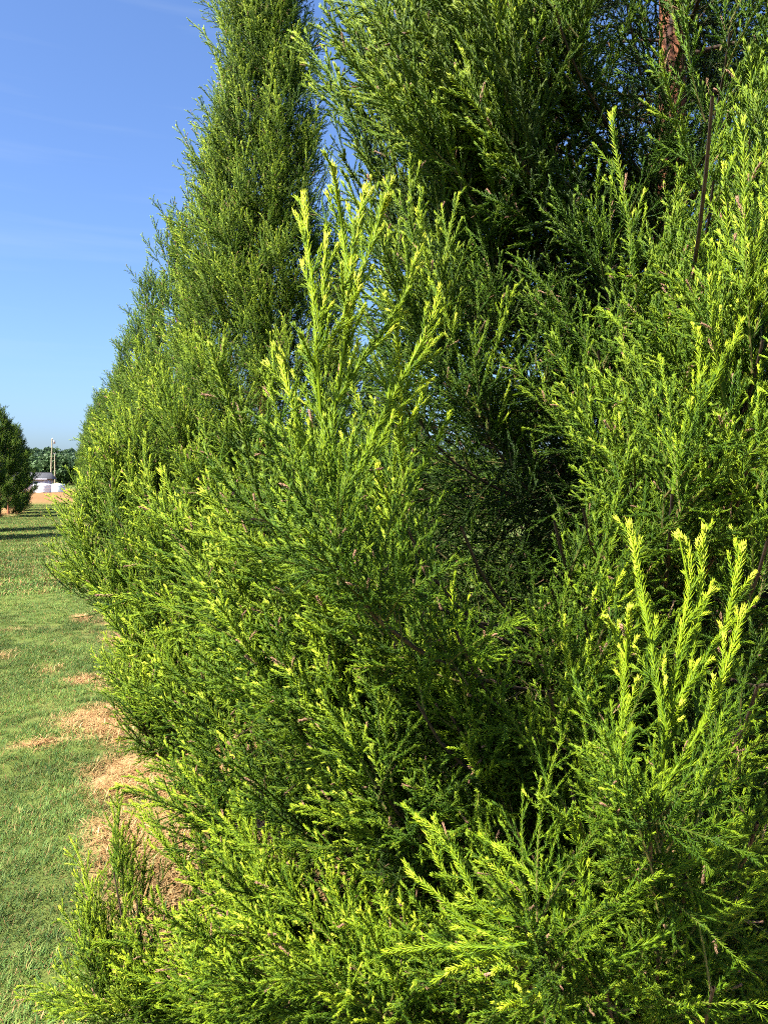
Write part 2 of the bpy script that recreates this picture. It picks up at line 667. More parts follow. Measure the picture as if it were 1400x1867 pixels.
gx, gy = axis(-4.0, 3.0, 0.07, -2500, 2500), axis(1.0, 14.0, 0.07, -60, 3000)
X, Y = np.meshgrid(gx, gy)
Z = zground(X, Y)
dd = dead(X, Y)
fb = fbm(X, Y, 3.0)
green = np.stack([0.085 + 0.04 * fb, 0.115 + 0.04 * fb, 0.030 + 0.0 * fb], -1)
straw = np.stack([0.37 + 0.12 * fb, 0.215 + 0.09 * fb, 0.095 + 0.05 * fb], -1)
redf = np.stack([0.20 + 0.08 * fb, 0.105 + 0.05 * fb, 0.042 + 0.02 * fb], -1)
cl = green * (1 - dd[..., None]) + straw * dd[..., None]
fr = (sstep(58, 72, Y + 6 * (fbm(X, Y, 0.12) - .5)) * (1 - sstep(180, 260, Y)))[..., None]
cl = cl * (1 - fr) + redf * fr
nx, ny = len(gx), len(gy)
ii = (np.arange(ny - 1)[:, None] * nx + np.arange(nx - 1)[None]).ravel()
acc = Acc()
acc.add(np.stack([X, Y, Z], -1).reshape(-1, 3), np.stack([ii, ii + 1, ii + nx + 1, ii + nx], 1), cl.reshape(-1, 3))
gme = acc.mesh('ground', M_GROUND, 'soil_colour', True)
ground_ob = tag(link('ground', gme), 'mown lawn strip with tan bare straw patches beside the conifer row', kind='structure')


def tuft(name, n, h, spread, flat, cols, w=0.0016):
    acc = Acc()
    for k in range(n):
        a, r = R.uniform(0, 6.28), spread * math.sqrt(R.random())
        p = np.array((math.cos(a) * r, math.sin(a) * r, 0))
        lean = R.uniform(0.15, 0.7) + flat
        az = R.uniform(0, 6.28)
        hh = h * R.uniform(0.5, 1.2)
        d = np.array((math.cos(az) * math.sin(lean), math.sin(az) * math.sin(lean), math.cos(lean)))
        sd = np.array((-math.sin(az), math.cos(az), 0)) * w * R.uniform(0.7, 1.3)
        m = p + d * hh * 0.6
        lean2 = min(lean + R.uniform(0.2, 0.7), 1.5)
        d2 = np.array((math.cos(az) * math.sin(lean2), math.sin(az) * math.sin(lean2), math.cos(lean2)))
        t = m + d2 * hh * 0.45
        c = np.array(cols[R.integers(len(cols))]) * R.uniform(0.75, 1.25)
        acc.add(np.array([p - sd, p + sd, m + sd * 0.8, m - sd * 0.8, t]), [(0, 1, 2), (0, 2, 3), (3, 2, 4)], c)
    return acc.mesh(name, M_GRASS)


GREENS = [(0.080, 0.158, 0.028), (0.112, 0.188, 0.033), (0.155, 0.210, 0.040), (0.070, 0.145, 0.035), (0.175, 0.208, 0.05)]
STRAWS = [(0.46, 0.29, 0.125), (0.54, 0.37, 0.165), (0.40, 0.235, 0.095), (0.31, 0.18, 0.07)]
tufts = [tuft('lawn_tuft', 60, 0.036, 0.06, 0.30, GREENS + GREENS + STRAWS[3:], 0.0013) for _ in range(3)] + [tuft('straw_tuft', 46, 0.070, 0.08, 0.80, STRAWS, 0.0022) for _ in range(3)] + [tuft('dry_tuft', 34, 0.050, 0.06, 0.35, GREENS[2:] + STRAWS) for _ in range(2)] + [tuft('far_lawn_tuft', 40, 0.045, 0.13, 0.30, GREENS + GREENS + STRAWS[3:], 0.004) for _ in range(2)]
G_GRASS = scatter_group('grass_scatter', tufts)


def grass_points():
    pts, idx, sc, ti = [], [], [], []
    for (x0, x1, y0, y1, dens, far) in ((-1.9, 2.6, 1.2, 8.0, 420, 0), (-3.6, 1.6, 8.0, 12.0, 260, 0), (-3.6, 1.6, 12.0, 22.0, 120, 1), (-4.5, 1.6, 22.0, 62.0, 60, 1)):
        n = int((x1 - x0) * (y1 - y0) * dens)
        x, y = R.uniform(x0, x1, n), R.uniform(y0, y1, n)
        f = dead(x, y)
        u = R.random(n)
        k = np.where(f > 0.55, R.integers(3, 6, n), np.where((f > 0.18) & (u < 0.75), R.integers(6, 8, n), R.integers(0, 3, n)))
        k = np.where((f > 0.55) & (u < 0.10 + 0.5 * (f < 0.9)), R.integers(6, 8, n), k)
        if far:
            k = np.where(k < 3, R.integers(8, 10, n), k)
        keep = (f < 0.55) | (R.random(n) < 0.85)
        pts.append(np.stack([x, y, zground(x, y) - 0.003], 1)[keep])
        idx.append(k[keep])
        s = R.uniform(0.6, 1.25, n) * (0.75 + 0.6 * fbm(x, y, 2.0)) * (1.15 if far else 1)
        sc.append(s[keep])
        ti.append(np.clip(0.5 + 1.1 * (fbm(x, y, 1.3) - 0.5) + R.normal(0, 0.07, n), 0, 1)[keep])
    pts, idx, sc, ti = (np.concatenate(a) for a in (pts, idx, sc, ti))
    rot = np.stack([R.normal(0, 0.1, len(pts)), R.normal(0, 0.1, len(pts)), R.uniform(0, 6.28, len(pts))], 1)
    return pts, rot, sc, idx, ti


gp = grass_points()
grass = scatter('grass', point_mesh('grass', *gp, M_GRASS), G_GRASS)
tag(grass, 'short green lawn grass mixed with dry straw on the alley ground', 'grass')


# ------------------------------------------------------------------ trees of the row
def curve3(p0, p1, p2, p3, n=14):
    u = np.linspace(0, 1, n)[:, None]
    return (1 - u) ** 3 * p0 + 3 * (1 - u) ** 2 * u * p1 + 3 * (1 - u) * u ** 2 * p2 + u ** 3 * p3


def in_gap(p, gaps):
    for c, r in gaps:
        q = p - c
        if ((q @ RGT) / r[0]) ** 2 + ((q @ FWD) / r[1]) ** 2 + ((q @ UPV) / r[2]) ** 2 < 1:
            return True
    return False


def trunk_mesh(h, r0, lean, seed):
    """tapered stem with raised, stringy ridges of bark"""
    rg = np.random.default_rng(seed)
    n, sides = 44, 18
    z = np.linspace(-0.05, h, n)
    acc = Acc()
    ph = rg.uniform(0, 6.28, 4)
    v, t = [], []
    th = np.linspace(0, 2 * np.pi, sides, endpoint=False)
    for i, zz in enumerate(z):
        r = r0 * (1 - 0.93 * (zz + 0.05) / (h + 0.05)) * (1 + 0.35 * math.exp(-max(zz, 0) / 0.12))
        rr = r * (1 + 0.07 * np.sin(5 * th + ph[0] + zz * 1.2) + 0.05 * np.sin(9 * th + ph[1] - zz * 2.0) + rg.normal(0, 0.03, sides))
        cx, cy_ = lean[0] * zz + 0.02 * math.sin(zz * 1.7 + ph[2]), lean[1] * zz + 0.02 * math.sin(zz * 1.3 + ph[3])
        v.append(np.stack([cx + rr * np.cos(th), cy_ + rr * np.sin(th), np.full(sides, zz)], 1))
    for i in range(n - 1):
        for k in range(sides):
            p, q = i * sides + k, i * sides + (k + 1) % sides
            t += [(p, q, q + sides), (p, q + sides, p + sides)]
    acc.add(np.vstack(v), t, (0.2, 0.1, 0.06))
    return acc.mesh('trunk', M_BARK, None, True), lambda zz: np.array((lean[0] * zz + 0.02 * math.sin(zz * 1.7 + ph[2]), lean[1] * zz + 0.02 * math.sin(zz * 1.3 + ph[3]), zz)), lambda zz: r0 * (1 - 0.93 * zz / h)


def profile(u):
    """relative crown radius against relative height"""
    return np.interp(u, [0, 0.06, 0.16, 0.30, 0.5, 0.7, 0.85, 0.95, 1.0], [0.62, 0.92, 1.0, 0.97, 0.80, 0.56, 0.34, 0.15, 0.03])


ALL_SPRIG = []     # candidates for sprigs that are objects of their own


def limb_sprays(pts, rgen, step, types, s0, tint, up, spread, scale, gaps=(), origin=np.zeros(3), tipfan=5, inner=True, near_cut=0.0, clump=0.40, jit=0.012):
    """sprigs along a limb: old hanging ones inside, ordinary ones along it, vigorous ones at its end"""
    _, _, length = resample(pts, np.array([0.0]))
    out = []
    n = int(length * (1 - s0) / step)
    ss = s0 + (1 - s0) * np.sqrt(rgen.uniform(0.0, 1, n))
    ss = np.r_[ss, rgen.uniform(0.93, 1.0, tipfan)]
    if inner:
        ss = np.r_[ss, rgen.uniform(0.12, s0 + 0.1, max(4, n // 3))]
    q, tan, _ = resample(pts, ss)
    a, b = frames(tan)
    for i in range(len(ss)):
        th = rgen.uniform(0, 6.28)
        side = math.cos(th) * a[i] + math.sin(th) * b[i]
        s = ss[i]
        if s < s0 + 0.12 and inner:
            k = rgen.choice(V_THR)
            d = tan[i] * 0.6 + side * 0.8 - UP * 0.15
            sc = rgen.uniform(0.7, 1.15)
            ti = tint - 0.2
        elif s > 0.86 and rgen.random() < 0.45:
            k = rgen.choice(types[1])
            d = tan[i] * 0.9 + side * spread * 0.55 + UP * up * 0.9
            sc = rgen.uniform(0.75, 1.15)
            ti = tint + 0.08
        else:
            k = rgen.choice(types[0])
            d = tan[i] * 0.75 + side * spread + UP * up * 0.8
            sc = rgen.uniform(0.7, 1.2)
            ti = tint
        d = norm(d[None])[0]
        p = q[i] + rgen.normal(0, jit, 3)
        tip = p + d * 0.25 * sc * scale
        if 0.65 * noise3(tip + origin, 4.2) + 0.35 * noise3(tip + origin, 9.0) < clump and (s > s0 + 0.12 or not inner):
            continue
        if near_cut and (min((p + origin - CAMP) @ FWD, (tip + origin - CAMP) @ FWD) < near_cut + rgen.uniform(-0.06, 0.10)):
            continue
        if in_gap(tip + origin, gaps) or in_gap(p + origin, gaps) or tip[2] + origin[2] < 0.05:
            continue
        out.append((p, d, rgen.uniform(0, 6.28), sc * scale, int(k), float(np.clip(ti + rgen.normal(0, 0.13), 0, 1))))
    return out


def to_mesh(name, sp, origin=np.zeros(3)):
    return point_mesh(name, [s[0] - origin for s in sp], [tuple(eul(s[1], s[2])) for s in sp], [s[3] for s in sp], [s[4] for s in sp], [s[5] for s in sp], M_NEEDLE)


def limb_tube(name, pts, r0, r1, base):
    acc = Acc()
    k = np.linspace(0, 1, 14)
    q, _, _ = resample(pts, k)
    tube(acc, q - base, r0 + (r1 - r0) * k ** 0.8, 7, (0.13, 0.07, 0.04))
    return acc.mesh(name, M_TWIG, None, True)


def near_sprigs(branch, base, origin, sp, limit, cond):
    """take the sprigs nearest to the viewer out of the scatter and make them objects"""
    take, rest = [], []
    for s in sp:
        (take if len(take) < limit and cond(s[0] + origin, s) else rest).append(s)
    for s in take:
        o = link('sprig', lib[s[4]], branch)
        o.location = Vector(s[0] - base)
        o.rotation_mode = 'QUATERNION'
        o.rotation_quaternion = eul(s[1], s[2]).to_quaternion()
        o.scale = (s[3],) * 3
        o['tint'] = s[5]
    return rest


def cam_uv(p):
    q = np.asarray(p) - CAMP
    d = float(q @ FWD)
    return CX + FPX * float(q @ RGT) / max(d, 1e-3), CY - FPX * float(q @ UPV) / max(d, 1e-3), d


class Tree:
    def __init__(self, loc, h, rmax, r0, lean, seed, label, group=None, name='conifer_tree'):
        self.loc = np.array((loc[0], loc[1], float(zground(loc[0], loc[1]))))
        self.h, self.rmax = h, rmax
        self.root = link(name, None, None, self.loc)
        tag(self.root, label, 'tree', group)
        me, self.centre, self.rad = trunk_mesh(h, r0, lean, seed)
        self.trunk = link('trunk', me, self.root)
        self.rg = np.random.default_rng(seed)
        self.n_sprig = 0

    def limb(self, bh, tip, step=0.016, s0=0.34, tint=0.5, up=0.55, spread=0.75, types=(V_NOR, V_VIG), gaps=(), scale=1.0, rise=0.15, tipup=0.4, sprig_cond=None, limit=12, tipfan=5, inner=True, r0=None, near_cut=0.0, clump=0.40, jit=0.012):
        """a limb from height bh on the trunk to the local point tip"""
        p0 = self.centre(bh)
        v = tip - p0
        hl = math.hypot(v[0], v[1])
        hv = np.array((v[0], v[1], 0)) / max(hl, 1e-6)
        p1 = p0 + hv * hl * 0.45 + UP * (rise * hl)
        p2 = tip - hv * hl * 0.12 - UP * tipup * hl * 0.5
        pts = curve3(p0, p1, p2, tip)
        base = p0
        b = link('branch', limb_tube('branch', pts, r0 or max(0.004, 0.0058 * (hl + 0.2)), 0.0025, base), self.root, Vector(base))
        sp = limb_sprays(pts, self.rg, step, types, s0, tint, up, spread, scale, gaps, self.loc, tipfan, inner, near_cut, clump, jit)
        if sprig_cond is not None and self.n_sprig < 290:
            n0 = len(sp)
            sp = near_sprigs(b, base, self.loc, sp, min(limit, 290 - self.n_sprig), sprig_cond)
            self.n_sprig += n0 - len(sp)
        if sp:
            f = scatter('foliage', to_mesh('foliage', sp, base), G_SPRAY, b)
        return b


# --- the near tree -----------------------------------------------------------
T1 = P(1213, 933, 2.3)
t1 = Tree((T1[0], T1[1]), 6.0, 1.40, 0.068, (-0.004, 0.006), 11, 'nearest conifer with red brown trunk and bright green upright tips filling the right side')
# openings in its crown through which the dark inside, the trunk and the sky show
GAPS = [(P(905, 1110, 1.45), np.array((.11, .28, .20))), (P(920, 850, 1.45), np.array((.19, .32, .28))), (P(1085, 225, 2.4), np.array((.12, 1.0, .12))),
        (P(1207, 240, 1.68), np.array((.10, .60, .18))), (P(570, 1630, 1.8), np.array((.09, .40, .09))), (P(1000, 480, 1.45), np.array((.17, .25, .15))), (P(592, 40, 2.4), np.array((.045, 1.2, .20)))]
GAPS.append((P(660, 560, 1.32), np.array((.12, .20, .17))))
GAPS.append((P(612, 870, 1.25), np.array((.06, .20, .13))))
HOLES = [GAPS[0], GAPS[2], GAPS[3], GAPS[4]]
for q_ in (0.25, 0.5, 0.8, 1.1, 1.4):
    GAPS.append((np.array(P(1207, 225, 2.3)) + np.array(sdir) * q_, np.array((.12, .16, .16))))     # where the sun gets in to the trunk
near = lambda p, s: (lambda c: -40 < c[0] < 1440 and -40 < c[1] < 1900 and c[2] < 1.75)(cam_uv(p)) and s[4] not in V_THR
clear = lambda p: np.linalg.norm(p - CAMP) > 0.8

# whorls all round the stem
nl = 112
for i in range(nl):
    u = (i + 0.5) / nl
    h = 0.12 + (t1.h - 0.3) * u ** 1.05
    az = i * GA + t1.rg.normal(0, 0.2)
    r = t1.rmax * float(profile(h / t1.h)) * t1.rg.uniform(0.82, 1.08)
    tip = np.array((math.cos(az) * r, math.sin(az) * r, h + r * t1.rg.uniform(0.12, 0.42)))
    left = -(math.cos(az) * RGT[0] + math.sin(az) * RGT[1])
    if left > 0:
        r *= 1 - 0.22 * left - 0.24 * left * float(sstep(1.2, 2.2, h))
    tip = np.array((math.cos(az) * r, math.sin(az) * r, h + r * t1.rg.uniform(0.12, 0.42)))
    away = np.dot(np.array((math.cos(az), math.sin(az))), FWD[:2]) > 0.25
    t1.limb(h, tip, step=0.021 if away else 0.025, types=(V_FAR, V_THR) if away else (V_NOR, V_VIG), s0=0.25 if away else 0.34, tint=0.46 + (0.05 if h < 1.6 else -0.03), gaps=GAPS, up=0.5, sprig_cond=near, limit=5, near_cut=1.32, clump=0.46)

# limbs that reach where the photograph shows their ends: pixel, distance, height on the trunk
for px, py, d, bh, tint in ((520, 980, 1.55, 1.0, .5), (450, 1150, 1.65, .8, .48), (740, 960, 1.30, 1.0, .55), (840, 960, 1.35, 1.0, .55), (640, 1150, 1.30, .8, .5), (560, 1330, 1.5, .6, .45),
                            (400, 1320, 2.0, .5, .48), (520, 1470, 1.75, .35, .45), (760, 1280, 1.25, .7, .5), (680, 1420, 1.35, .5, .45), (830, 1150, 1.25, .8, .55), (420, 1080, 1.9, .9, .5),
                            (520, 1620, 1.9, .2, .5), (385, 1500, 2.1, .3, .5), (500, 1580, 1.95, .2, .5), (390, 1660, 2.1, .15, .52), (370, 1400, 2.2, .4, .5), (520, 1720, 1.85, .12, .55), (440, 1740, 2.0, .12, .6), (520, 1780, 1.7, .12, .62), (620, 1760, 1.6, .15, .6),
                            (1010, 950, 1.45, 1.0, .5), (1060, 1100, 1.35, .9, .5), (1000, 1260, 1.3, .7, .5), (1150, 880, 1.5, 1.1, .5), (1330, 640, 1.35, 1.4, .58), (1390, 620, 1.3, 1.4, .58), (1270, 700, 1.5, 1.3, .52),
                            (1370, 820, 1.3, 1.2, .6), (1400, 980, 1.2, 1.0, .55), (1380, 1250, 1.15, .8, .55), (1040, 1430, 1.2, .5, .5), (1250, 1600, 1.1, .4, .55), (1380, 1500, 1.1, .5, .55), (1100, 1780, 1.15, .2, .6), (950, 1760, 1.3, .2, .6), (1300, 1800, 1.1, .2, .62), (1200, 1720, 1.2, .25, .6), (820, 1830, 1.45, .1, .62), (700, 1840, 1.5, .1, .62),
                            (1330, 60, 1.55, 2.2, .52), (1130, -70, 1.85, 2.5, .42), (1250, 20, 1.7, 2.4, .5), (1030, 60, 1.9, 2.4, .42), (1390, 160, 1.45, 2.1, .52), (1300, 330, 1.5, 1.8, .5), (1370, 420, 1.4, 1.7, .5), (1240, 470, 1.6, 1.7, .52), (1180, 600, 1.65, 1.5, .5), (1090, 640, 1.7, 1.4, .45),
                            (780, 60, 2.2, 2.5, .42), (700, 240, 2.3, 2.3, .45), (690, 340, 2.25, 2.1, .45), (720, 160, 2.35, 2.4, .45), (700, 430, 2.2, 1.9, .42), (750, 190, 2.15, 2.4, .42), (800, 200, 1.95, 2.3, .40), (860, 120, 1.85, 2.4, .42), (960, 60, 1.8, 2.4, .42), (780, 290, 2.0, 2.1, .38), (820, 300, 1.85, 2.1, .38), (930, 250, 1.8, 2.2, .40), (800, 420, 1.95, 1.8, .36), (780, 620, 1.8, 1.5, .38), (850, 720, 1.75, 1.3, .35)):
    tip = P(px, py, d) - t1.loc
    low = py > 1550
    high = py < 460 and px < 1000
    tint -= 0.12 if high else 0.0  # upper left limbs tinted darker, their shade put into the needle colour
    t1.limb(bh, tip, step=0.023, s0=0.42, tint=tint, gaps=GAPS, up=0.25 if low else (0.95 if px > 1150 else 0.85), sprig_cond=near, limit=7, rise=0.05 if low else 0.12, types=(V_NOR + V_VIG, V_VIG) if high else (V_NOR, V_VIG), near_cut=1.06 if low else 1.20, clump=0.45, scale=1.22 if high else 1.12)


for px, py, d, bh, tint in ((760, 1060, 1.38, 1.0, .52), (700, 1000, 1.42, 1.1, .52), (800, 1180, 1.35, .8, .5), (820, 1300, 1.32, .7, .48), (1000, 1060, 1.5, 1.0, .5), (970, 1180, 1.48, .9, .48), (1000, 1330, 1.38, .7, .5), (880, 1400, 1.42, .5, .46), (930, 1510, 1.4, .4, .46), (700, 1520, 1.5, .35, .46), (620, 1240, 1.45, .7, .5), (560, 1100, 1.5, .9, .52),
                            (1080, 800, 1.7, 1.3, .42), (1000, 680, 1.8, 1.5, .42), (900, 600, 1.9, 1.6, .40), (1100, 500, 1.8, 1.7, .45), (900, 470, 1.95, 1.8, .38), (760, 760, 1.78, 1.4, .42), (1010, 400, 1.95, 1.9, .40), (1110, 400, 1.95, 1.9, .42), (960, 330, 2.0, 2.1, .38), (880, 380, 2.0, 2.0, .36)):
    old = py < 960
    t1.limb(bh, P(px, py, d) - t1.loc, step=0.042 if old else 0.024, s0=0.42, tint=tint, gaps=GAPS, up=0.45, sprig_cond=near, limit=5, types=(V_NOR + V_THR + V_THR, V_NOR) if old else (V_NOR, V_VIG), near_cut=1.25, clump=0.36)

# old twigs that fill the inside of the crown, tinted dark to paint its shade
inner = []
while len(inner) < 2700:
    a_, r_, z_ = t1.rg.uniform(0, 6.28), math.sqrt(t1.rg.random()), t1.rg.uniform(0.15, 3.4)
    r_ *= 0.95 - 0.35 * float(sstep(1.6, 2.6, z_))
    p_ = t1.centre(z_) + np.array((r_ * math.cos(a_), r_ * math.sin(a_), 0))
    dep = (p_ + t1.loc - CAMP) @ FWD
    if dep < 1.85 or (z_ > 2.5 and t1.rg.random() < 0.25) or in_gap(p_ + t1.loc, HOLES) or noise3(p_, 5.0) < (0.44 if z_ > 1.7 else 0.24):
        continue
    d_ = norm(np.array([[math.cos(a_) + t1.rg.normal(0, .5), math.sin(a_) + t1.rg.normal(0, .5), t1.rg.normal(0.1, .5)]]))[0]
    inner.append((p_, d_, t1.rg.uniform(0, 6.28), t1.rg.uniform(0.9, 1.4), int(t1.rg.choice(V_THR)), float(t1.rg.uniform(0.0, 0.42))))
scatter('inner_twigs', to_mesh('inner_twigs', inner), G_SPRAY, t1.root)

# long pale leaders, each shoot drawn along the line it follows in the photograph
def leaders(tree, name, base_h, lines, depth, nl, young, slen, label, k=1.0):
    acc = Acc()
    base = P(*lines[0][0][:2], depth)
    for ln in lines:
        dj = R.normal(0, 0.02)
        pts = smooth_path([P(x, y, depth + dj + 0.0002 * (lines[0][0][1] - y) * R.uniform(-.4, .4)) - base for x, y in ln], 28)
        _, _, L = resample(pts, np.array([0.0]))
        shoot(acc, pts, nl * 1.2, 0.0014 * k, 820 / k, young, spread=0.46, stem_r=0.0028 * k, woody=0.0)
        side_shoots(acc, pts, 0.10, 0.94, 0.030, lambda s: slen * L * (1 - s) ** 0.7 + 0.024, 0.40, nl * 0.95, 0.0011 * k, 640 / k, young * 0.97, 1, 0.2, 1.3, 0.012, 0.0016)
    b = link(name, acc.mesh(name, M_NEEDLE), tree.root, Vector(base - tree.loc))
    b['tint'] = 0.70
    b['label'] = label
    p0, p3 = tree.centre(base_h), base - tree.loc
    hv = p3 - p0
    pts = curve3(p0, p0 + hv * np.array((.5, .5, .2)), p3 - UP * 0.15 - hv * 0.1, p3)
    link('branch', limb_tube('branch', pts, 0.007, 0.003, p0), tree.root, Vector(p0))
    sp = limb_sprays(pts, tree.rg, 0.02, (V_NOR, V_NOR), 0.5, 0.52, 0.6, 0.8, 0.9, GAPS, tree.loc, 2)
    scatter('foliage', to_mesh('foliage', sp), G_SPRAY, tree.root)


leaders(t1, 'leader_shoot', 1.0, [
    [(610, 1030), (606, 900), (609, 750), (625, 650), (636, 571), (640, 491), (668, 337)],
    [(607, 870), (593, 797), (576, 700), (578, 604), (563, 475), (554, 353)],
    [(615, 730), (673, 636), (722, 571), (773, 433)],
    [(612, 960), (657, 845), (715, 726), (754, 652), (786, 588), (802, 523)],
    [(606, 930), (572, 850), (535, 740), (508, 640)],
    [(634, 600), (632, 490), (622, 400), (607, 300)],
    [(640, 560), (672, 460), (692, 400), (709, 355)],
    [(580, 640), (590, 540), (596, 430)]], 1.03, 0.0115, 0.93, 0.20, 'tall pale yellow green leader fan rising in front of the tree')
leaders(t1, 'leader_shoot', 0.7, [
    [(1185, 1530), (1209, 1382), (1222, 1286), (1238, 1189), (1254, 1093), (1257, 1013), (1236, 972)],
    [(1235, 1340), (1262, 1189), (1278, 1061), (1283, 960)],
    [(1130, 1420), (1135, 1286), (1141, 1189), (1148, 1105)],
    [(1225, 1290), (1283, 1205), (1322, 1141), (1341, 1061), (1354, 990)],
    [(1215, 1330), (1193, 1222), (1170, 1077), (1146, 951)],
    [(1200, 1450), (1238, 1392), (1283, 1318), (1322, 1222), (1357, 1105)],
    [(1138, 1230), (1122, 1157), (1103, 1125)]], 1.00, 0.0110, 0.92, 0.20, 'yellow green leader cluster standing at the lower right')
leaders(t1, 'leader_shoot', 0.3, [
    [(976, 1690), (886, 1661), (847, 1591), (808, 1526), (758, 1490)],
    [(930, 1700), (860, 1693), (808, 1642), (744, 1589)],
    [(960, 1720), (900, 1729), (821, 1725), (699, 1736)],
    [(1066, 1700), (1059, 1571), (1050, 1488)],
    [(1030, 1700), (990, 1620), (900, 1540)],
    [(1100, 1680), (1200, 1600), (1290, 1560), (1345, 1490)],
    [(1100, 1760), (1240, 1690), (1330, 1660), (1390, 1600)]], 1.06, 0.0105, 0.80, 0.26, 'low spreading sprays reaching left near the bottom edge')
leaders(t1, 'leader_shoot', 1.2, [
    [(1225, 900), (1250, 800), (1300, 700), (1355, 580)],
    [(1240, 860), (1262, 760), (1275, 690), (1272, 600)],
    [(1260, 830), (1330, 740), (1395, 650)],
    [(1262, 800), (1300, 660), (1310, 585)]], 1.3, 0.0115, 0.86, 0.24, 'pale shoots fanning up along the right edge')
for ends in (((265, 1830), (228, 1700), (208, 1590)), ((285, 1830), (262, 1740), (250, 1640)), ((255, 1840), (200, 1760), (180, 1680)), ((240, 1850), (190, 1810), (165, 1770)), ((310, 1830), (315, 1770), (318, 1720)), ((230, 1867), (190, 1850), (165, 1840))):
    d_ = 2.05 + R.normal(0, 0.05)
    pts = smooth_path([t1.centre(0.08), P(560, 1830, 1.9) - t1.loc, P(360, 1850, 2.0) - t1.loc] + [P(x, y, d_) - t1.loc for x, y in ends], 30)
    base = pts[0]
    b = link('branch', limb_tube('branch', pts, 0.009, 0.002, base), t1.root, Vector(base))
    sp = limb_sprays(pts, t1.rg, 0.022, (V_NOR, V_VIG), 0.58, 0.62, 0.95, 0.65, 0.70, (), t1.loc, 4, False, 0.0, 0.30)
    scatter('foliage', to_mesh('foliage', sp, base), G_SPRAY, b)
for k in range(9):
    tip = P(310 + 40 * k, 1840 + 18 * (k % 3), 2.05 - 0.05 * (k % 4)) - t1.loc
    t1.limb(0.08, tip, step=0.024, s0=0.5, tint=0.66, up=0.8, rise=0.02, gaps=GAPS, types=(V_NOR, V_VIG), inner=False)
# peeling strips on the lit stretch of trunk

def bark_strip(L, w, seed):
    rg = np.random.default_rng(seed)
    n = 9
    v, t = [], []
    for i in range(n):
        s = i / (n - 1)
        ww = w * (0.35 + 0.65 * math.sin(math.pi * min(1, s * 0.9 + 0.1))) * rg.uniform(0.8, 1.2)
        lift = 0.004 + 0.010 * (2 * s - 1) ** 4
        z = L * (s - 0.5)
        dx = 0.004 * math.sin(s * 5 + seed)
        v += [(dx - ww, lift * 0.5, z), (dx, lift + 0.003, z), (dx + ww, lift * 0.5, z), (dx, lift - 0.003, z)]
    for i in range(n - 1):
        for k in range(4):
            p, q = i * 4 + k, i * 4 + (k + 1) % 4
            t += [(p, q, q + 4), (p, q + 4, p + 4)]
    a = Acc()
    a.add(v, t, (0, 0, 0))
    return a.mesh('bark_strip', M_BARK, None)


strips = [bark_strip(0.16, 0.010, k) for k in range(4)]
for k in range(44):
    zz = R.uniform(0.3, 3.6)
    a = R.uniform(0, 6.28)
    c = t1.centre(zz)
    r = t1.rad(zz) * 1.02
    o = link('bark_strip', strips[k % 4], t1.trunk, Vector((c[0] + r * math.cos(a), c[1] + r * math.sin(a), zz)))
    o.rotation_euler = (R.normal(0, 0.05), R.normal(0, 0.12), a - math.pi / 2)
    o.scale = (R.uniform(0.6, 1.2), 1, R.uniform(0.5, 1.3))

# --- the second tree ---------------------------------------------------------
T2 = P(488, 933, 5.2)
t2 = Tree((T2[0], T2[1]), 5.6, 1.28, 0.06, (0.004, 0.0), 23, 'tall cone shaped conifer just behind the nearest one, cut by the top edge')
nl = 190
for i in range(nl):
    u = (i + 0.5) / nl
    h = 0.10 + (t2.h - 0.15) * u
    az = i * GA + t2.rg.normal(0, 0.2)
    r = 1.0 * float(np.interp(h, [0.1, 0.5, 1.0, 1.6, 2.4, 3.2, 4.2, 5.0, 5.6], [.85, 1.12, 1.12, .86, .52, .35, .19, .08, .02])) * t2.rg.uniform(0.75, 1.10)
    tip = np.array((math.cos(az) * r, math.sin(az) * r, h + r * t2.rg.uniform(0.20, 0.60) * float(sstep(-0.2, 1.3, h)) + 0.06))
    away = np.dot(np.array((math.cos(az), math.sin(az))), FWD[:2]) > 0.35
    t2.limb(h, tip, step=0.046 if away else 0.028, s0=0.34 - 0.24 * float(sstep(1.8, 2.6, h)), tint=0.58, up=0.95, scale=1.0, spread=0.8, tipup=0.45, tipfan=6 + int(8 * h / t2.h), clump=0.18, jit=0.05)


for px, py, d, bh in ((175, 940, 3.9, .9), (205, 880, 4.0, 1.1), (160, 1010, 3.8, .8), (190, 1080, 3.7, .6), (235, 1150, 3.6, .45), (265, 1220, 3.5, .3), (300, 1000, 3.4, .8), (330, 1110, 3.3, .6), (360, 900, 3.5, 1.1), (310, 1190, 3.3, .4),
                      (260, 930, 3.7, 1.0), (230, 1030, 3.6, .7), (400, 1180, 3.2, .5), (340, 1270, 3.3, .25), (250, 840, 4.1, 1.3), (330, 800, 4.0, 1.5), (400, 700, 4.2, 1.8), (420, 1000, 3.2, .9), (430, 850, 3.4, 1.3), (390, 1080, 3.2, .7), (280, 1100, 3.5, .5), (200, 970, 3.8, .9), (240, 1270, 3.4, .22), (265, 1330, 3.2, .18), (300, 1300, 3.1, .25), (480, 500, 4.95, 2.5), (490, 620, 4.85, 2.1), (470, 700, 4.75, 1.8), (500, 400, 5.0, 2.9), (440, 560, 4.95, 2.3), (530, 560, 4.9, 2.3), (520, 450, 5.0, 2.7), (465, 420, 5.0, 2.8), (500, 680, 4.8, 1.9), (490, 320, 5.05, 3.2)):
    t2.limb(bh, P(px - 2, py, d) - t2.loc, step=0.024, s0=0.45, tint=0.62, up=0.95, scale=1.1, spread=0.6, tipup=0.5, clump=0.36)


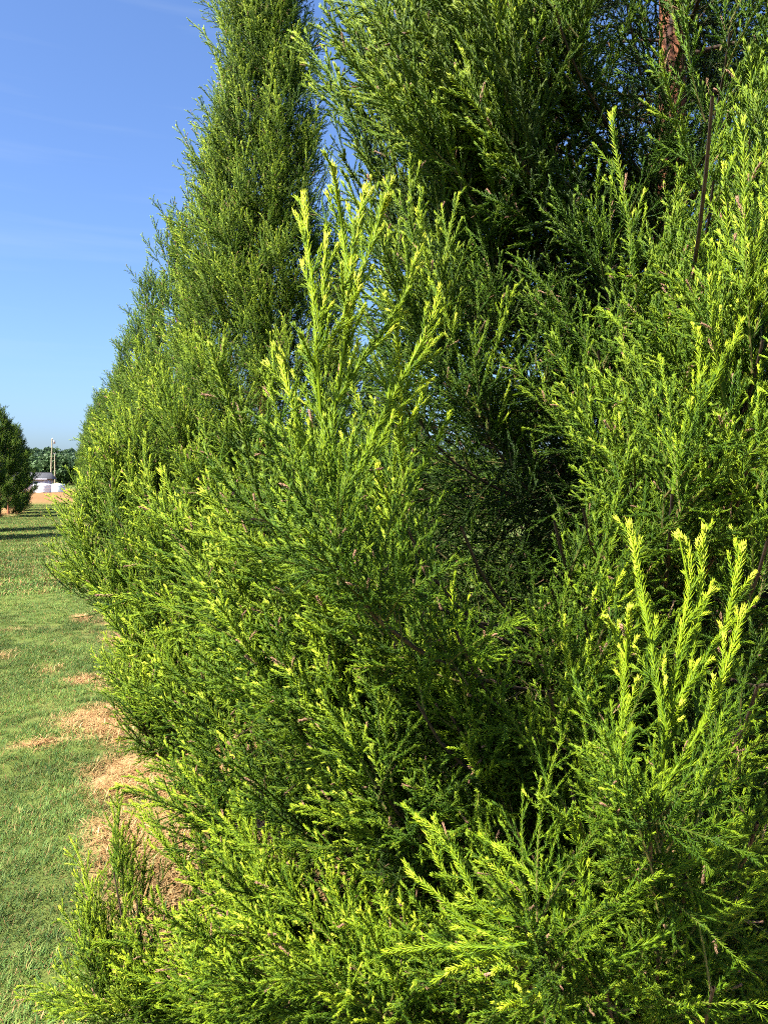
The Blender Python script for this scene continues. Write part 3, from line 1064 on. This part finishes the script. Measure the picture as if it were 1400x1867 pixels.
# --- the rest of the row: trunk and crown ------------------------------------
def crown_points(h, rmax, n_limb, step, seed, scale, types, tint=0.5, clump=0.32):
    rg = np.random.default_rng(seed)
    out = []
    for i in range(n_limb):
        u = (i + 0.5) / n_limb
        hh = 0.10 + (h - 0.12) * u
        az = i * GA + rg.normal(0, 0.25)
        r = rmax * float(profile(hh / h)) * rg.uniform(0.66, 1.10)
        p0 = np.array((0, 0, hh))
        tip = np.array((math.cos(az) * r, math.sin(az) * r, hh + r * rg.uniform(0.30, 0.75) * float(sstep(-0.2, 1.4, hh)) + 0.04))
        hv = np.array((math.cos(az), math.sin(az), 0)) * r
        pts = curve3(p0, p0 + hv * 0.45 + UP * 0.12 * r, tip - hv * 0.1 - UP * 0.3 * r, tip)
        out += limb_sprays(pts, rg, step, types, 0.3, tint, 0.75, 0.65, scale, tipfan=3, inner=False, clump=clump, jit=0.05)
    return out


FAR = (V_FAR, V_FAR)
crowns = [to_mesh('crown', crown_points(5.0, 0.58, 64, 0.034, 40 + k, 1.25, FAR)) for k in range(3)]
crowns += [to_mesh('crown', crown_points(5.0, 1.0, 78, 0.024, 50 + k, 1.3, FAR, 0.40, 0.2)) for k in range(2)]
trunk_far = trunk_mesh(5.0, 0.055, (0, 0), 5)[0]


def row_tree(x, y, h, rs, k, label, group):
    root = link('conifer_tree', None, None, (x, y, float(zground(x, y))))
    tag(root, label, 'tree', group)
    s = h / 5.0
    rz = R.uniform(0, 6.28)
    tr = link('trunk', trunk_far, root)
    tr.scale = (s, s, s)
    c = scatter('crown', crowns[k], G_SPRAY, root)
    c.scale = (rs, rs, s)
    c.rotation_euler = (0, 0, rz)
    return root


ordinals = ['third', 'fourth', 'fifth', 'sixth', 'seventh', 'eighth', 'ninth', 'tenth', 'eleventh', 'twelfth', 'thirteenth', 'fourteenth']
hs = [4.95, 5.15, 5.1, 4.7, 4.3, 4.6, 4.4, 4.7, 4.5, 4.6, 4.4, 4.5]
for k in range(12):
    y = 8.2 + 3.2 * k
    row_tree(1.62 + R.normal(0, 0.04), y, hs[k], 1.0 + R.uniform(-0.08, 0.08), k % 3, f'{ordinals[k]} conifer along the right hand row, receding behind the near ones', 'conifers of the right hand row')
LY = [24.5, 28.5, 39.6, 44.0, 48.5]
for k, y in enumerate(LY):
    seen = y > 39
    lab = {39.6: 'dark conifer cut by the left edge, nearest seen across the lawn', 44.0: 'dark conifer across the lawn, middle of the three at the left edge', 48.5: 'dark conifer at the far end of the left row, beside the shed'}.get(y, 'conifer of the left row beyond the picture edge, shading the lawn')
    row_tree(-3.50 + 0.03 * y, y, 4.7 + R.uniform(-0.2, 0.3), 1.0, 3 + k % 2, lab, 'conifers of the left hand row')


# ------------------------------------------------------------------ far things
def box(acc, c, s, rot=None):
    c, s = np.asarray(c, float), np.asarray(s, float) / 2
    v = np.array([(x, y, z) for x in (-1, 1) for y in (-1, 1) for z in (-1, 1)]) * s + c
    f = [(0, 1, 3, 2), (4, 6, 7, 5), (0, 4, 5, 1), (2, 3, 7, 6), (0, 2, 6, 4), (1, 5, 7, 3)]
    t = []
    for q in f:
        t += [(q[0], q[1], q[2]), (q[0], q[2], q[3])]
    acc.add(v, t, (0, 0, 0))


def part(name, m, parent, *boxes):
    a = Acc()
    for c, s in boxes:
        box(a, c, s)
    return link(name, a.mesh(name, m, None), parent)


# shed: grey gable roof, white fascia, pale siding
sp_ = P(88, 880, 146.0)
shed = link('shed', None, None, (sp_[0], sp_[1], 0))
shed.rotation_euler = (0, 0, rad(-YAW + 6))
tag(shed, 'small pale shed with grey gable roof beyond the white tanks', 'shed')
W, D, Hh = 9.0, 5.0, 2.35
part('wall', M_SIDING, shed, ((-W / 2 - 0.4, D / 2, Hh / 2), (W - 0.6, D, Hh)))
a = Acc()
x0, x1 = -W - 0.2, 0.0
for sgn in (1,):
    v = [(x0, -0.45, Hh), (x1, -0.45, Hh), (x1 - 0.15, D / 2, Hh + 1.25), (x0, D / 2, Hh + 1.25), (x1, D + 0.45, Hh), (x0, D + 0.45, Hh),
         (x0, -0.45, Hh - 0.05), (x1, -0.45, Hh - 0.05), (x1, D + 0.45, Hh - 0.05), (x0, D + 0.45, Hh - 0.05)]
    a.add(v, [(0, 1, 2), (0, 2, 3), (3, 2, 4), (3, 4, 5), (0, 6, 7), (0, 7, 1), (1, 7, 8), (1, 8, 4), (4, 8, 9), (4, 9, 5), (5, 9, 6), (5, 6, 0), (6, 9, 8), (6, 8, 7), (1, 4, 2), (0, 3, 5)], (0, 0, 0))
roof = link('roof', a.mesh('roof', M_SHINGLE, None), shed)
part('ridge_cap', M_SHINGLE, roof, ((-W / 2 - 0.15, D / 2, Hh + 1.27), (W - 0.1, 0.25, 0.06)))
part('fascia', M_TRIM, shed, ((-W / 2 - 0.1, -0.48, Hh - 0.10), (W + 0.2, 0.05, 0.30)))
part('corner_post', M_TRIM, shed, ((-0.66, -0.05, Hh / 2), (0.22, 0.16, Hh)))
part('corner_post', M_TRIM, shed, ((-W + 0.1, -0.05, Hh / 2), (0.22, 0.16, Hh)))
dr = part('door', M_TRIM, shed, ((-W / 2, -0.02, 1.02), (0.95, 0.08, 2.04)))
part('handle', M_GALV, dr, ((-W / 2 + 0.36, -0.09, 1.0), (0.05, 0.06, 0.14)))
for wx in (-2.2, -6.8):
    wdw = part('window', M_TRIM, shed, ((wx, -0.02, 1.45), (1.0, 0.08, 1.0)))
    part('pane', M_GLASSY, wdw, ((wx, -0.065, 1.45), (0.8, 0.03, 0.8)))


def lathe(acc, prof, sides=28):
    prof = np.asarray(prof, float)
    th = np.linspace(0, 2 * np.pi, sides, endpoint=False)
    v = np.stack([prof[:, None, 0] * np.cos(th), prof[:, None, 0] * np.sin(th), np.broadcast_to(prof[:, None, 1], (len(prof), sides))], -1).reshape(-1, 3)
    t = []
    for i in range(len(prof) - 1):
        for k in range(sides):
            p, q = i * sides + k, i * sides + (k + 1) % sides
            t += [(p, q, q + sides), (p, q + sides, p + sides)]
    acc.add(v, t, (0, 0, 0))


def tank(px, d, r, h, m, label):
    g = P(px, 880, d)
    root = link('water_tank', None, None, (g[0], g[1], 0))
    tag(root, label, 'tank', 'liquid tanks by the shed')
    a = Acc()
    pr = [(0.001, 0), (r, 0), (r * 1.01, 0.04)]
    for k in range(5):
        z = 0.1 + (h * 0.72) * k / 5
        pr += [(r, z), (r * 1.012, z + 0.05), (r, z + 0.10)]
    pr += [(r, h * 0.78)] + [(r - 0.32 + 0.32 * math.cos(t), h * 0.78 + 0.22 * h * math.sin(t) * 0.8) for t in np.linspace(0.2, 1.57, 6)] + [(0.4, h * 0.985), (0.001, h)]
    lathe(a, pr)
    link('body', a.mesh('body', m, None, True), root)
    a = Acc()
    lathe(a, [(0.001, h - 0.02), (0.26, h - 0.02), (0.28, h + 0.05), (0.24, h + 0.09), (0.001, h + 0.09)], 20)
    link('lid', a.mesh('lid', m, None, True), root)
    a = Acc()
    tube(a, [np.array((r * 0.1, -r * 0.98, 0.15)), np.array((r * 0.1, -r * 1.1, 0.15)), np.array((r * 0.1, -r * 1.16, 0.08))], 0.05, 8, (0, 0, 0))
    link('valve', a.mesh('valve', M_GALV, None, True), root)


tank(77.5, 128.0, 1.42, 1.50, M_TANK, 'round white plastic tank in front of the shed, left of two')
tank(105.5, 132.0, 1.22, 1.48, M_TANK_SHADE, 'round white plastic tank with painted-in aqua shade, right of two')


def pole(px, d, h, lean, label, arm):
    g = P(px, 880, d)
    root = link('utility_pole', None, None, (g[0], g[1], 0))
    root.rotation_euler = (0, 0, rad(-YAW))
    tag(root, label, 'pole', 'utility poles before the wood')
    a = Acc()
    k = np.linspace(0, 1, 8)
    tube(a, np.stack([lean * h * k, 0 * k, h * k - 0.2], 1), 0.17 - 0.06 * k, 12, (0, 0, 0))
    link('shaft', a.mesh('shaft', M_POLE, None, True), root)
    if arm:
        part('bracket', M_GALV, root, ((lean * h + 0.32, 0, h - 0.55), (0.5, 0.08, 0.08)))
        part('transformer', M_GALV, root, ((lean * h + 0.42, 0, h - 0.75), (0.32, 0.32, 0.62)))
    for s in (-1, 1):
        part('insulator', M_GALV, root, ((lean * h + 0.13 * s, 0, h - 0.12), (0.09, 0.09, 0.26)))


pole(92.5, 150.0, 10.3, 0.045, 'taller pale wooden utility pole behind the tanks', True)
pole(100.5, 165.0, 8.0, 0.01, 'shorter grey utility pole right of the tall one', False)


# far wood on the rising ground
def clump(name, seed, cols):
    rg = np.random.default_rng(seed)
    acc = Acc()
    tube(acc, [np.array((0, 0, -0.5)), np.array((0, 0, 4.0)), np.array((0.1, 0, 8.0))], np.array((0.35, 0.25, 0.1)), 6, (0.10, 0.08, 0.06))
    lobes = [(rg.normal(0, 1.9, 2), rg.uniform(4.5, 10.5), rg.uniform(1.6, 2.9)) for _ in range(11)]
    for (xy, z, r) in lobes:
        n = 120
        d = norm(rg.normal(0, 1, (n, 3)))
        p = np.c_[np.full(n, xy[0]), np.full(n, xy[1]), np.full(n, z)] + d * r * rg.uniform(0.75, 1.08, (n, 1))
        a, b = frames(norm(d + rg.normal(0, 0.6, (n, 3))))
        s = rg.uniform(0.35, 0.7, (n, 1))
        v = np.stack([p - a * s, p + b * s, p + a * s, p - b * s], 1).reshape(-1, 3)
        q = np.arange(n)[:, None] * 4
        t = np.concatenate([q + np.array([[0, 1, 2]]), q + np.array([[0, 2, 3]])])
        c = np.array(cols) * rg.uniform(0.6, 1.4, (n, 1))
        acc.add(v, t, np.repeat(c, 4, axis=0))
    return acc.mesh(name, M_LEAF)


woods = [clump('wood_tree', 60 + k, c) for k, c in enumerate([(0.05, 0.09, 0.03), (0.06, 0.105, 0.035), (0.04, 0.075, 0.035), (0.12, 0.11, 0.035)])]
G_WOOD = scatter_group('wood_scatter', woods)
n = 2600
wx, wy = R.uniform(-700, 560, n), 370 + 330 * R.random(n) ** 1.2
wsel = wy > 370 + 20 * fbm(wx, wy, 0.02)
wx, wy = wx[wsel], wy[wsel]
n = len(wx)
wp = np.stack([wx, wy, zground(wx, wy) - 0.4], 1)
wi = np.where(R.random(n) < 0.10, 3, R.integers(0, 3, n))
wood = scatter('woodland', point_mesh('woodland', wp, np.stack([np.zeros(n), np.zeros(n), R.uniform(0, 6.28, n)], 1), R.uniform(0.8, 1.35, n), wi, R.uniform(0.3, 0.7, n), M_LEAF), G_WOOD)
tag(wood, 'hazy mixed wood covering the low hill on the horizon', 'wood')
print('TREE1 sprigs', t1.n_sprig, 'objects', len(bpy.data.objects), 'tris lib', sum(len(m.polygons) for m in lib))
